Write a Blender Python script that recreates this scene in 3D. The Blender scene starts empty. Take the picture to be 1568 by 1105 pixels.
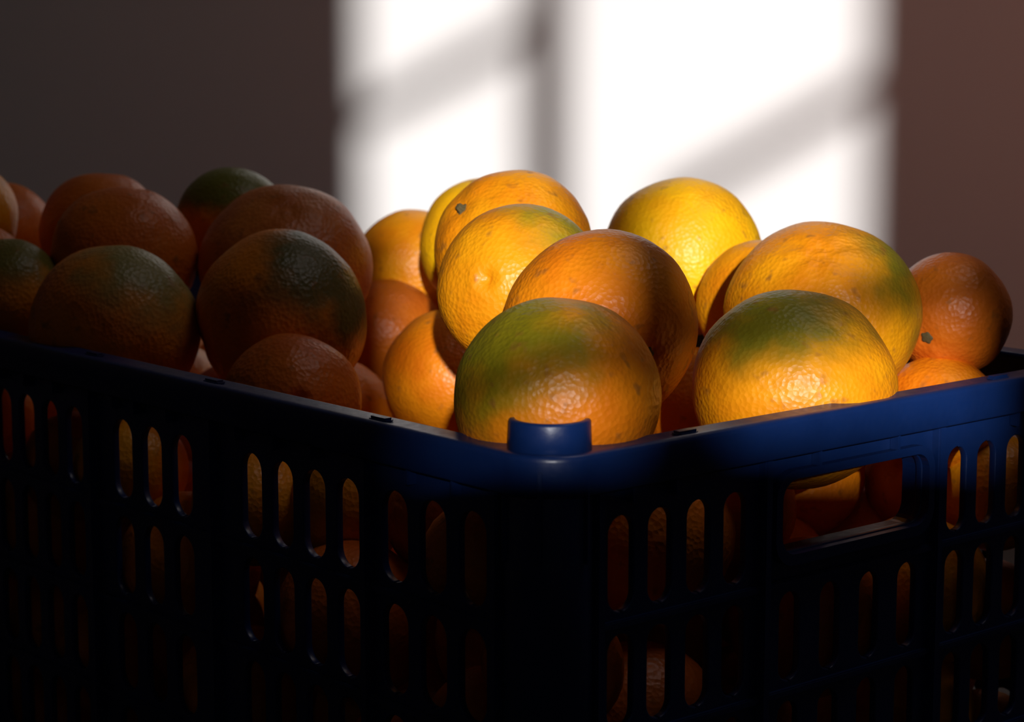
import bpy, bmesh, math, random
from mathutils import Vector, Matrix, noise as mn
random.seed(7)
D=bpy.data; SC=bpy.context.scene; COL=bpy.context.collection
SC.view_settings.view_transform='Standard'
P=math.radians(9.07); H=0.47
aL=math.radians(41); cA,sA=math.cos(aL),math.sin(aL)
OX,OY=0.0133,0.8737; SU,SV,HT=0.384,0.70,0.29
CR=Matrix(((cA,-sA,0,OX),(sA,cA,0,OY),(0,0,1,0),(0,0,0,1)))

def link(name,me,mats=(),smooth=False):
    ob=D.objects.new(name,me); COL.objects.link(ob)
    for m in mats: me.materials.append(m)
    if smooth:
        for p in me.polygons: p.use_smooth=True
    return ob
def N(nt,t,**k):
    n=nt.nodes.new(t)
    for a,b in k.items(): setattr(n,a,b)
    return n
def newmat(name):
    m=D.materials.new(name); m.use_nodes=True
    return m,m.node_tree,m.node_tree.nodes['Principled BSDF']

# ------------------------------------------------ materials
def plastic_mat():
    m,nt,b=newmat('blue_crate_plastic')
    tc=N(nt,'ShaderNodeTexCoord')
    n1=N(nt,'ShaderNodeTexNoise'); n1.inputs['Scale'].default_value=18; n1.inputs['Detail'].default_value=4
    n2=N(nt,'ShaderNodeTexNoise'); n2.inputs['Scale'].default_value=260; n2.inputs['Detail'].default_value=2
    nt.links.new(tc.outputs['Object'],n1.inputs['Vector']); nt.links.new(tc.outputs['Object'],n2.inputs['Vector'])
    r=N(nt,'ShaderNodeValToRGB'); r.color_ramp.elements[0].position=.35; r.color_ramp.elements[0].color=(.003,.017,.088,1)
    r.color_ramp.elements[1].position=.7; r.color_ramp.elements[1].color=(.005,.025,.125,1)
    nt.links.new(n1.outputs['Fac'],r.inputs[0]); nt.links.new(r.outputs[0],b.inputs['Base Color'])
    mr=N(nt,'ShaderNodeMapRange'); mr.inputs['To Min'].default_value=.28; mr.inputs['To Max'].default_value=.48
    nt.links.new(n2.outputs['Fac'],mr.inputs['Value']); nt.links.new(mr.outputs[0],b.inputs['Roughness'])
    bp=N(nt,'ShaderNodeBump'); bp.inputs['Strength'].default_value=.12; bp.inputs['Distance'].default_value=.001
    nt.links.new(n2.outputs['Fac'],bp.inputs['Height']); nt.links.new(bp.outputs[0],b.inputs['Normal'])
    return m
PL=plastic_mat()

def wall_mat(name,col):
    m,nt,b=newmat(name)
    tc=N(nt,'ShaderNodeTexCoord')
    n1=N(nt,'ShaderNodeTexNoise'); n1.inputs['Scale'].default_value=3; n1.inputs['Detail'].default_value=4
    nt.links.new(tc.outputs['Object'],n1.inputs['Vector'])
    r=N(nt,'ShaderNodeValToRGB'); r.color_ramp.elements[0].position=.3; r.color_ramp.elements[1].position=.75
    r.color_ramp.elements[0].color=(col[0]*.93,col[1]*.93,col[2]*.93,1); r.color_ramp.elements[1].color=(*col,1)
    nt.links.new(n1.outputs['Fac'],r.inputs[0])
    nt.links.new(r.outputs[0],b.inputs['Base Color']); b.inputs['Roughness'].default_value=.85
    return m
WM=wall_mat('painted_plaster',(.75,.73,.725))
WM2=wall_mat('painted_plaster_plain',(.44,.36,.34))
FM=wall_mat('concrete_floor',(.05,.04,.035))
WD=wall_mat('window_frame_paint',(.25,.16,.10))

def orange_mat(i,base,deep,gdir,gamt,gcol=(.045,.075,.006),gsoft=.36):
    m,nt,b=newmat('orange_peel_%d'%i)
    tc=N(nt,'ShaderNodeTexCoord'); ob=tc.outputs['Object']
    n1=N(nt,'ShaderNodeTexNoise'); n1.inputs['Scale'].default_value=36; n1.inputs['Detail'].default_value=3
    nt.links.new(ob,n1.inputs['Vector'])
    r=N(nt,'ShaderNodeValToRGB'); r.color_ramp.elements[0].position=.33; r.color_ramp.elements[0].color=(*deep,1)
    r.color_ramp.elements[1].position=.66; r.color_ramp.elements[1].color=(*base,1)
    nt.links.new(n1.outputs['Fac'],r.inputs[0]); col=r.outputs[0]
    if gamt>0:
        nz=N(nt,'ShaderNodeVectorMath',operation='NORMALIZE'); nt.links.new(ob,nz.inputs[0])
        dt=N(nt,'ShaderNodeVectorMath',operation='DOT_PRODUCT'); nt.links.new(nz.outputs[0],dt.inputs[0]); dt.inputs[1].default_value=gdir
        ad=N(nt,'ShaderNodeMath',operation='MULTIPLY_ADD'); ad.inputs[1].default_value=-1.2; nt.links.new(n1.outputs['Fac'],ad.inputs[0]); nt.links.new(dt.outputs['Value'],ad.inputs[2])
        mr=N(nt,'ShaderNodeMapRange',interpolation_type='SMOOTHSTEP'); c=.35-gamt
        mr.inputs['From Min'].default_value=c-gsoft; mr.inputs['From Max'].default_value=c+gsoft; mr.inputs['To Max'].default_value=.92
        nt.links.new(ad.outputs[0],mr.inputs['Value'])
        mx=N(nt,'ShaderNodeMixRGB'); nt.links.new(mr.outputs[0],mx.inputs[0]); nt.links.new(col,mx.inputs[1]); mx.inputs[2].default_value=(*gcol,1)
        col=mx.outputs[0]
    n4=N(nt,'ShaderNodeTexNoise'); n4.inputs['Scale'].default_value=120; n4.inputs['Detail'].default_value=2; nt.links.new(ob,n4.inputs['Vector'])
    r4=N(nt,'ShaderNodeMapRange'); r4.inputs['From Min'].default_value=.63; r4.inputs['From Max'].default_value=.76; r4.inputs['To Max'].default_value=.65
    nt.links.new(n4.outputs['Fac'],r4.inputs['Value'])
    m2=N(nt,'ShaderNodeMixRGB'); nt.links.new(r4.outputs[0],m2.inputs[0]); nt.links.new(col,m2.inputs[1]); m2.inputs[2].default_value=(.25,.09,.02,1)
    nt.links.new(m2.outputs[0],b.inputs['Base Color'])
    b.inputs['Roughness'].default_value=.42
    b.inputs['Specular IOR Level'].default_value=.36
    v=N(nt,'ShaderNodeTexVoronoi',feature='F1'); v.inputs['Scale'].default_value=430; nt.links.new(ob,v.inputs['Vector'])
    s=N(nt,'ShaderNodeMath',operation='MULTIPLY_ADD'); s.inputs[1].default_value=2.0; nt.links.new(n4.outputs['Fac'],s.inputs[0]); nt.links.new(v.outputs['Distance'],s.inputs[2])
    bp=N(nt,'ShaderNodeBump'); bp.inputs['Strength'].default_value=.44; bp.inputs['Distance'].default_value=.0008
    nt.links.new(s.outputs[0],bp.inputs['Height']); nt.links.new(bp.outputs[0],b.inputs['Normal'])
    return m
cm,cnt,cb=newmat('orange_calyx'); cn=N(cnt,'ShaderNodeTexNoise'); cn.inputs['Scale'].default_value=300
cr_=N(cnt,'ShaderNodeValToRGB'); cr_.color_ramp.elements[0].color=(.04,.03,.008,1); cr_.color_ramp.elements[1].color=(.13,.09,.025,1)
cnt.links.new(cn.outputs['Fac'],cr_.inputs[0]); cnt.links.new(cr_.outputs[0],cb.inputs['Base Color']); cb.inputs['Roughness'].default_value=.8

# ------------------------------------------------ orange geometry
def orange_bm(bm,R,seed,obl=.95,mtx=Matrix(),navel=False,seg=64,rings=60,mi=0,mc=1,knob=0):
    """orange with stem pole on +Z: flattened, dimpled at stem (knob 0 = bare scar, 1 = stub, 2 = flat button), navel at base, lumpy"""
    off=Vector((seed*3.7,seed*1.3,seed*5.1)); rows=[]
    nf=4+seed%3
    def prof(d,th,ph):
        k=1+.034*mn.noise(d*1.4+off)+.008*mn.noise(d*3.6+off)
        k*=1-.034*math.exp(-(th/.13)**2)-.022*math.exp(-(th/.42)**2)
        if not knob: k*=1+.026*math.exp(-(th/.05)**2)
        k*=1+.009*math.cos(nf*ph)*math.exp(-((th-.35)/.2)**2)
        tb=math.pi-th
        if navel: k*=1-.075*math.exp(-(tb/.08)**2)+.012*math.exp(-((tb-.20)/.07)**2)
        else: k*=1-.02*math.exp(-(tb/.2)**2)
        return k
    for i in range(rings+1):
        t=i/rings; th=math.pi*(t-.055*math.sin(2*math.pi*t)); row=[]
        if i in(0,rings):
            d=Vector((0,0,math.cos(th))); p=d*R*prof(d,th,0); p.z*=obl
            v=bm.verts.new(mtx@p); row=[v]*seg
        else:
            for j in range(seg):
                ph=2*math.pi*j/seg
                d=Vector((math.sin(th)*math.cos(ph),math.sin(th)*math.sin(ph),math.cos(th)))
                p=d*R*prof(d,th,ph); p.z*=obl
                row.append(bm.verts.new(mtx@p))
        rows.append(row)
    for i in range(rings):
        for j in range(seg):
            k=(j+1)%seg
            u=[]
            for v in (rows[i][j],rows[i+1][j],rows[i+1][k],rows[i][k]):
                if v not in u: u.append(v)
            if len(u)>2:
                f=bm.faces.new(u); f.material_index=mi; f.smooth=True
    if knob:
        z0=R*obl*(1-.056)*(1+.034*mn.noise(Vector((0,0,1.4))+off)+.008*mn.noise(Vector((0,0,3.6))+off)); ns=24; rr=[]
        hk=.0034 if knob==1 else .0009
        for (q,hh) in ((1.0,-.0006),(.9,.0006),(.62,.0009),(.5,hk),(.25,hk+.0003)):
            ring=[]
            for j in range(ns):
                ph=2*math.pi*j/ns
                star=(.0034+.0005*math.cos(5*ph))
                rad=q*star; ring.append(bm.verts.new(mtx@Vector((rad*math.cos(ph),rad*math.sin(ph),z0+hh))))
            rr.append(ring)
        for a in range(len(rr)-1):
            for j in range(ns):
                k=(j+1)%ns; f=bm.faces.new((rr[a][j],rr[a][k],rr[a+1][k],rr[a+1][j])); f.material_index=mc; f.smooth=True
        f=bm.faces.new(rr[-1]); f.material_index=mc
YEL=((.87,.34,.004),(.80,.245,.003)); ORG=((.82,.25,.004),(.72,.17,.003)); RED=((.66,.160,.008),(.56,.115,.006)); BRN=((.62,.20,.03),(.50,.13,.018))
BYL=((.94,.50,.004),(.90,.40,.004))
O=[
(19,948,303,434,ORG,(-.50,-.30,.82),.38,(.3,.2,-1),.96,0,0,(.19,.19,.006)),
(41,1027,322,441,ORG,(.1,-.2,1),0,(.46,-.87,-.17),.96,0,2,(.14,.12,.01)),
(4,1098,331,403,YEL,(.75,-.1,.7),.18,(.41,.88,-.22),.95,1,0,(.26,.25,.01)),
(0,1176,341,413,YEL,(.5,.1,.9),0,(-.68,-.42,.60),.93,0,1,(.2,.2,.01)),
(-15,1345,325,402,BYL,(0,0,1),0,(.3,.6,.6),.95,0,0,(.2,.2,.01)),
(-62,1450,296,406,YEL,(0,0,1),0,(.3,.6,.3),.95,0,0,(.2,.2,.01)),
(97,1281,325,447,BYL,(-.6,-.2,.6),0,(.2,.9,.3),.96,0,0,(.35,.32,.01)),
(137,1218,305,362,YEL,(0,0,1),0,(.5,.5,.5),.95,0,0,(.2,.2,.01)),
(157,1134,313,470,YEL,(.95,-.1,.3),.20,(-.12,-.60,.79),.90,0,0,(.18,.18,.01)),
(133,1051,289,472,YEL,(-.15,-.15,.95),.36,(-.2,.5,-.8),.95,0,0,(.13,.15,.008)),
(226,1155,310,312,RED,(1,0,.3),0,(-.54,-.78,-.3),.97,0,2,(.2,.1,.01)),
(219,1138,260,310,ORG,(0,0,1),0,(.5,.5,.5),.95,0,0,(.2,.2,.01)),
(99,1301,207,330,RED,(0,0,1),0,(.5,.5,.5),.95,0,0,(.2,.2,.01)),
(-33,1280,255,405,ORG,(0,0,1),0,(.5,.5,.5),.95,0,0,(.2,.2,.01)),
(-78,1409,262,350,RED,(0,0,1),0,(.5,.5,.5),.95,0,0,(.2,.2,.01)),
(-91,1512,178,356,RED,(0,0,1),0,(.5,.5,.5),.95,0,0,(.2,.2,.01)),
(-113,1146,265,350,RED,(0,0,1),0,(-.19,.96,-.22),.95,1,0,(.2,.2,.01)),
(-125,1215,299,472,ORG,(.68,-.35,.55),.34,(-.95,-.3,-.2),.96,0,0,(.045,.08,.02)),
(-131,1303,318,475,BRN,(.6,-.1,.6),0,(.05,-.62,.78),.90,0,0,(.12,.12,.03)),
(-170,1372,336,339,ORG,(-.1,-.1,1),.6,(.3,.8,.3),.95,0,0,(.09,.14,.015)),
(-215,1214,294,447,ORG,(.55,-.1,.9),.34,(.2,.9,.4),.93,0,0,(.20,.21,.06)),
(-224,1299,324,412,RED,(0,0,1),0,(.1,.3,1),.95,0,0,(.2,.2,.01)),
(-252,1383,330,369,RED,(0,0,1),0,(-.1,.5,1),.94,0,0,(.2,.2,.01)),
(-285,1271,305,315,ORG,(.2,-.2,1),.50,(.5,.8,.2),.95,0,0,(.10,.12,.018)),
(-312,1311,310,310,RED,(0,0,1),0,(.5,.8,.2),.95,0,0,(.2,.2,.01)),
(-334,1367,341,340,YEL,(0,-.3,1),.1,(.5,.8,.2),.95,0,0,(.1,.1,.01)),
(-327,1454,320,330,RED,(0,0,1),0,(.5,.8,.2),.95,0,0,(.2,.2,.01)),
]
allc=[]
for i,o in enumerate(O):
    c=Vector((o[0]/1e3,o[1]/1e3,o[2]/1e3)); R=o[3]/1e4; allc.append((c,R))
    q=Vector(o[7]).normalized().to_track_quat('Z','Y')
    g=q.inverted()@Vector(o[5]).normalized()
    me=D.meshes.new('orange'); bm=bmesh.new()
    orange_bm(bm,R/(.5+.5*o[8]),i+3,o[8],navel=bool(o[9]),knob=o[10]); bm.to_mesh(me); bm.free()
    ob=link('orange',me,(orange_mat(i,o[4][0],o[4][1],g,o[6],o[11]),cm))
    ob.location=c; ob.rotation_mode='QUATERNION'; ob.rotation_quaternion=q

# buried fruit (fills the crate below the visible layer)
fill=[(Vector((.098,1.200,.255)),.031)]
def ok(c,R,tol):
    l=CR.inverted()@c
    m=R+.008
    if l.x<m or l.x>SU-m or l.y<m or l.y>SV-m or l.z<R+.010: return False
    if l.z>.226: return False
    for (a,b) in allc+fill:
        if (a-c).length<b+R-tol: return False
    return True
s=.082; zz=.052; k=0
while zz<.24:
    y=.05+(k%2)*s*.29
    r=0
    while y<SV-.03:
        x=.049+((r+k)%2)*s*.5
        while x<SU-.03:
            c=CR@Vector((x+random.uniform(-.002,.002),y+random.uniform(-.002,.002),zz)); R=random.uniform(.0385,.0415)
            if ok(c,R,.003): fill.append((c,R))
            x+=s
        y+=s*.866; r+=1
    zz+=s*.76; k+=1
for z in (.05,.085,.12,.155,.19,.222):
    for (x,y) in ((SU-.041,.041),(SU-.041,.085),(SU-.041,.13),(SU-.041,.175),(SU-.041,.22),(SU-.10,.041),(.041,.041)):
        c=CR@Vector((x,y,z))
        if ok(c,.0315,.020): fill.append((c,.0315))
for t in range(20000):
    R=random.choice((.040,.037,.034,.031) if t>3000 else (.041,.039))
    c=CR@Vector((random.uniform(.03,SU-.03),random.uniform(.03,SV-.03),random.uniform(.04,.226)))
    if ok(c,R,.006 if t<11000 else .013): fill.append((c,R))
me=D.meshes.new('buried_oranges'); bm=bmesh.new()
for i,(c,R) in enumerate(fill):
    q=Vector((random.gauss(0,1),random.gauss(0,1),random.gauss(0,1))).normalized().to_track_quat('Z','Y')
    orange_bm(bm,R,i+50,.95,Matrix.Translation(c)@q.to_matrix().to_4x4(),knob=2*(i%2),seg=28,rings=20,mi=i%3,mc=3)
bm.to_mesh(me); bm.free()
link('orange_pile',me,(orange_mat(90,*ORG,Vector((0,0,1)),-1),orange_mat(91,*RED,Vector((0,0,1)),-1),orange_mat(92,*YEL,Vector((0,0,1)),-1),cm))

# ------------------------------------------------ crate
def slot(x0,x1,y0,y1,r,n=6):
    r=min(r,(x1-x0)/2-1e-5,(y1-y0)/2-1e-5); pts=[]
    for (cx,cy,a0) in ((x1-r,y1-r,0),(x0+r,y1-r,90),(x0+r,y0+r,180),(x1-r,y0+r,270)):
        for k in range(n+1):
            a=math.radians(a0+90*k/n); pts.append((cx+r*math.cos(a),cy+r*math.sin(a)))
    return pts
def panel_mesh(x0,x1,y0,y1,holes,th=.0013,bev=.0006):
    cu=D.curves.new('p','CURVE'); cu.dimensions='2D'; cu.fill_mode='BOTH'; cu.extrude=th; cu.bevel_depth=bev; cu.bevel_resolution=1
    for pts in [[(x0,y0),(x1,y0),(x1,y1),(x0,y1)]]+holes:
        sp=cu.splines.new('POLY'); sp.points.add(len(pts)-1)
        for p,(x,y) in zip(sp.points,pts): p.co=(x,y,0,1)
        sp.use_cyclic_u=True
    ob=D.objects.new('p',cu); COL.objects.link(ob)
    me=D.meshes.new_from_object(ob.evaluated_get(bpy.context.evaluated_depsgraph_get()))
    D.objects.remove(ob); return me
crate=bmesh.new()
def box(lo,hi,M=Matrix(),bev=.0008):
    b=bmesh.new(); bmesh.ops.create_cube(b,size=1)
    for v in b.verts:
        v.co=Vector([lo[k]+(v.co[k]+.5)*(hi[k]-lo[k]) for k in range(3)])
    if bev: bmesh.ops.bevel(b,geom=b.edges[:],offset=bev,segments=2,affect='EDGES')
    b.transform(M); m=D.meshes.new('t'); b.to_mesh(m); b.free(); crate.from_mesh(m); D.meshes.remove(m)
rows=[(HT-.029-.0505*k-.042,HT-.029-.0505*k) for k in range(5)]
rows[4]=(.018,rows[4][1])
PW=.0060
def side(length,cols,ribs,M,handle=None):
    """M maps panel-local (x along side, y inward, z up)"""
    holes=[]
    for (a,b) in cols:
        for ri,(z0,z1) in enumerate(rows): holes.append(slot(a,b,z0,z1,(b-a)/2))
    if handle:
        hx0,hx1=handle
        holes.append(slot(hx0,hx1,HT-.062,HT-.028,.009))
        w=.0145; n=4; gap=(hx1-hx0-n*w)/(n-1+0.4)
        for k in range(n):
            a=hx0+.003+k*(w+gap)
            for (z0,z1) in rows[1:]: holes.append(slot(a,a+w,z0,z1,w/2))
    me=panel_mesh(.012,length-.012,.006,HT-.002,holes)
    Mp=M@Matrix(((1,0,0,0),(0,0,1,PW+.0019),(0,1,0,0),(0,0,0,1)))
    me.transform(Mp); crate.from_mesh(me); D.meshes.remove(me)
    for x in ribs: box((x-.0025,PW-.0045,.004),(x+.0025,PW+.002,HT-.004),M)
    for k in range(4):
        z=(rows[k][0]+rows[k+1][1])/2
        box((.02,PW-.0022,z-.0018),(length-.02,PW+.001,z+.0018),M,.0006)
    box((.02,PW-.004,.001),(length-.02,PW+.003,.012),M)
    if handle:
        o=slot(hx0-.004,hx1+.004,HT-.067,HT-.024,.012); inn=slot(hx0,hx1,HT-.062,HT-.028,.009)
        b=bmesh.new(); n=len(o); L=[]
        for pts,yy in ((o,PW+.001),(o,PW-.0042),(inn,PW-.0042),(inn,PW+.012)):
            L.append([b.verts.new((x,yy,z)) for x,z in pts])
        for a in range(3):
            for j in range(n): k=(j+1)%n; b.faces.new((L[a][j],L[a][k],L[a+1][k],L[a+1][j]))
        b.transform(M); m=D.meshes.new('t'); b.to_mesh(m); b.free(); crate.from_mesh(m); D.meshes.remove(m)
short_cols=[(.0395,.0555),(.0625,.0775),(.0855,.1005),(.108,.123)]
short_cols+= [(SU-b,SU-a) for a,b in short_cols]
M_front=Matrix.Identity(4)
M_back=Matrix(((-1,0,0,SU),(0,-1,0,SV),(0,0,1,0),(0,0,0,1)))
side(SU,short_cols,(.0325,.1325,SU-.1325,SU-.0325),M_front,handle=(.1415,SU-.1415))
side(SU,short_cols,(.0325,.1325,SU-.1325,SU-.0325),M_back,handle=(.1415,SU-.1415))
long_cols=[]
for st,n,p,w in ((.0430,3,.0262,.0190),(.1300,4,.0250,.0175),(.2640,3,.0275,.0190),(.3680,4,.0250,.0175),(.490,3,.0275,.019),(.5870,3,.0262,.0190)):
    for k in range(n): long_cols.append((st+k*p,st+k*p+w))
lr=(.0345,.1225,.2440,.3555,.478,.578,SV-.0345)
M_left=Matrix(((0,1,0,0),(1,0,0,0),(0,0,1,0),(0,0,0,1)))
M_right=Matrix(((0,-1,0,SU),(1,0,0,0),(0,0,1,0),(0,0,0,1)))
side(SV,long_cols,lr,M_left); side(SV,long_cols,lr,M_right)
bh=[]
for i in range(14):
    for j in range(8):
        x=.03+i*.0462; y=.03+j*.0415
        bh.append(slot(x,x+.036,y,y+.030,.006,3))
me=panel_mesh(.01,SV-.01,.01,SU-.01,bh); me.transform(Matrix(((0,1,0,0),(1,0,0,0),(0,0,1,.006),(0,0,0,1)))); crate.from_mesh(me); D.meshes.remove(me)
prof=[(.0012,0),(.0002,-.0008),(0,-.0025),(.0003,-.0165),(.0012,-.0175),(.0022,-.0170),(.0026,-.0050),(.0060,-.0045),(.0060,-.0120),(.0100,-.0120),(.0100,-.0045),(.0145,-.0040),(.0152,-.0015),(.0145,0),(.0130,.0003),(.0080,-.0004),(.0030,.0004)]
Rc=.024
def rimpath(inset):
    pts=[]; r=Rc-inset
    for cx,cy,a0 in ((Rc,Rc,180),(SU-Rc,Rc,270),(SU-Rc,SV-Rc,0),(Rc,SV-Rc,90)):
        for k in range(13):
            a=math.radians(a0+90*k/12); pts.append((cx+r*math.cos(a),cy+r*math.sin(a)))
    return pts
rings=[[crate.verts.new((x,y,HT+z)) for x,y in rimpath(i)] for i,z in prof]
n=len(rings[0])
for a in range(len(rings)):
    A=rings[a]; B=rings[(a+1)%len(rings)]
    for j in range(n):
        k=(j+1)%n; f=crate.faces.new((A[j],A[k],B[k],B[j])); f.smooth=True
def arc_shell(cx,cy,r,th,a0,a1,z0,z1,ns=28,capr=.0012,taper=0):
    pr=[(r,z0),(r-taper,z1-capr),(r-taper-capr*.3,z1-capr*.3),(r-taper-capr,z1),(r-th,z1),(r-th-.0006,z1-.001),(r-th,z0)]
    L=[[crate.verts.new((cx+q*math.cos(math.radians(a0+(a1-a0)*j/ns)),cy+q*math.sin(math.radians(a0+(a1-a0)*j/ns)),z)) for j in range(ns+1)] for q,z in pr]
    m=len(L)
    for a in range(m):
        for j in range(ns):
            f=crate.faces.new((L[a][j],L[a][j+1],L[(a+1)%m][j+1],L[(a+1)%m][j])); f.smooth=True
    for j in (0,ns): crate.faces.new([L[a][j] for a in range(m)])
for cx,cy,a in ((.0215,.0215,225),(SU-.0215,.0215,315),(SU-.0215,SV-.0215,45),(.0215,SV-.0215,135)):
    arc_shell(cx,cy,.0195,.003,a-112,a+112,.0,HT-.003)
    arc_shell(cx,cy,.0175,.003,a-88,a+88,HT-.006,HT+.0125,taper=.0006)
    for da in (-62,-8,50):
        aa=math.radians(a+da); c,s_=math.cos(aa),math.sin(aa)
        Mr=Matrix(((c,-s_,0,cx),(s_,c,0,cy),(0,0,1,0),(0,0,0,1)))
        box((.0185,-.0009,HT-.045),(.0215,.0009,HT-.006),Mr,.0004)
for t in (.085,SU-.085):
    for y in (.007,SV-.007): box((t-.006,y-.0028,HT-.001),(t+.006,y+.0028,HT+.0016),Matrix(),.001)
for t in (.115,.245,.355,.48,.58):
    for x in (.007,SU-.007): box((x-.0028,t-.006,HT-.001),(x+.0028,t+.006,HT+.0016),Matrix(),.001)
for t in [.05,.075,.165,.219,.309,.334]:
    for y0,y1 in ((.001,.006),(SV-.006,SV-.001)): box((t-.0009,y0,HT-.024),(t+.0009,y1,HT-.006),Matrix(),.0003)
for t in [.06,.09,.16,.19,.22,.28,.31,.33,.39,.42,.45,.5,.53]:
    for x0,x1 in ((.001,.006),(SU-.006,SU-.001)): box((x0,t-.0009,HT-.024),(x1,t+.0009,HT-.006),Matrix(),.0003)
bmesh.ops.recalc_face_normals(crate,faces=crate.faces[:])
me=D.meshes.new('plastic_crate'); crate.to_mesh(me); crate.free()
co=link('plastic_crate',me,(PL,)); co.matrix_world=CR

# ------------------------------------------------ room
def boxobj(name,parts,mat):
    b=bmesh.new()
    for lo,hi in parts:
        t=bmesh.ops.create_cube(b,size=1)['verts']
        for v in t: v.co=Vector([lo[k]+(v.co[k]+.5)*(hi[k]-lo[k]) for k in range(3)])
    m=D.meshes.new(name); b.to_mesh(m); b.free(); return link(name,m,(mat,))
WY=2.0; GY=-1.2; XW=1.9
boxobj('floor',[((-XW-.1,GY-.12,-.1),(XW+.1,WY+.1,0))],FM)
boxobj('ceiling',[((-XW-.1,GY-.12,2.5),(XW+.1,WY+.1,2.6))],WM2)
boxobj('wall_back',[((-XW,WY,0),(XW,WY+.1,2.5))],WM)
boxobj('wall_left',[((-XW-.1,GY-.12,0),(-XW,WY+.1,2.5))],WM2)
boxobj('wall_right',[((XW,GY-.12,0),(XW+.1,WY+.1,2.5))],WM2)
kx,kz=-.05,-.268
def gx(x): return x-3.2*kx          # wall-plane point traced back to the window plane
def gz(z): return z-3.2*kz+H
x0,x1,z0,z1=gx(-.131),gx(.318),gz(-.474),gz(.45)
boxobj('wall_front',[((-XW,GY-.12,0),(x0,GY,2.5)),((x1,GY-.12,0),(XW,GY,2.5)),((x0,GY-.12,0),(x1,GY,z0)),((x0,GY-.12,z1),(x1,GY,2.5))],WM2)
win=D.objects.new('window_1',None); COL.objects.link(win)
def child(name,parts):
    o=boxobj(name,parts,WD); o.parent=win; return o
mu=gx(.031); zt=gz(-.285); ml=gx(.017)
child('mullion',[((mu-.020,GY-.03,zt),(mu+.020,GY-.005,z1))])
child('blocker_post',[((ml-.023,GY-.03,z0),(ml+.023,GY-.005,zt))])  # unseen post added to widen the shadow across the oranges
child('blocker_left',[((x0,GY-.03,z0),(gx(-.095),GY-.005,zt))])  # unseen board, added to keep the sun off the left oranges
child('blocker_right',[((gx(.185),GY-.03,z0),(x1,GY-.005,zt))])  # another added light blocker: shades the oranges at far right
child('blocker_bottom',[((ml,GY-.03,z0),(x1,GY-.005,gz(-.462)))])  # out-of-view strip added to cut the sun on the crate's right face
def bar(name,xa,za,xb,zb,w):
    A=Vector((gx(xa),GY-.017,gz(za))); B=Vector((gx(xb),GY-.017,gz(zb))); d=(B-A); L=d.length
    bm=bmesh.new(); bmesh.ops.create_cube(bm,size=1)
    for v in bm.verts: v.co=Vector((v.co.x*L,v.co.y*.012,v.co.z*w))
    bm.transform(Matrix.Translation((A+B)/2)@d.to_track_quat('X','Z').to_matrix().to_4x4())
    m=D.meshes.new(name); bm.to_mesh(m); bm.free(); o=link(name,m,(WD,)); o.parent=win
bar('glazing_bar_1',-.134,-.100,.032,-.012,.020)
bar('glazing_bar_2',.135,-.176,.357,-.046,.022)
bar('glazing_bar_3',-.15,-.468,.23,-.352,.027)

# ------------------------------------------------ lights
sd=D.lights.new('sun','SUN'); sd.energy=4.9; sd.angle=math.radians(1.05); sd.color=(1,.97,.94)
so=D.objects.new('sun',sd); COL.objects.link(so); so.rotation_euler=Vector((kx,1,kz)).to_track_quat('-Z','Y').to_euler(); so.location=(1,-4,3)
def alight(name,loc,tgt,size,e,col,kind='AREA'):
    l=D.lights.new(name,kind); l.energy=e; l.color=col
    if kind=='AREA': l.size=size
    else: l.spot_size=math.radians(60); l.spot_blend=.9; l.shadow_soft_size=size
    o=D.objects.new(name,l); COL.objects.link(o); o.location=loc; o.rotation_euler=(Vector(tgt)-Vector(loc)).to_track_quat('-Z','Y').to_euler()
alight('warm_wall_fill',(1.2,1.0,.90),(.58,2.0,.60),.08,7.5,(1,.30,.17),'SPOT')  # added fill that reddens the right of the back wall, no actual lamp
alight('overhead_fill',(.60,1.2,1.75),(-.15,1.25,.3),.5,1.8,(1,.91,.89))  # soft fill added for the left oranges and wall, not a real fixture
w=D.worlds.new('world'); SC.world=w; w.use_nodes=True
w.node_tree.nodes['Background'].inputs[0].default_value=(.45,.6,.9,1); w.node_tree.nodes['Background'].inputs[1].default_value=.25

cd=D.cameras.new('camera'); c=D.objects.new('camera',cd); COL.objects.link(c)
c.location=(0,0,H); c.rotation_euler=(math.pi/2-P,0,0); cd.lens=36*3460/1568; cd.clip_start=.02
cd.dof.use_dof=True; cd.dof.focus_distance=1.03; cd.dof.aperture_fstop=13
SC.camera=c
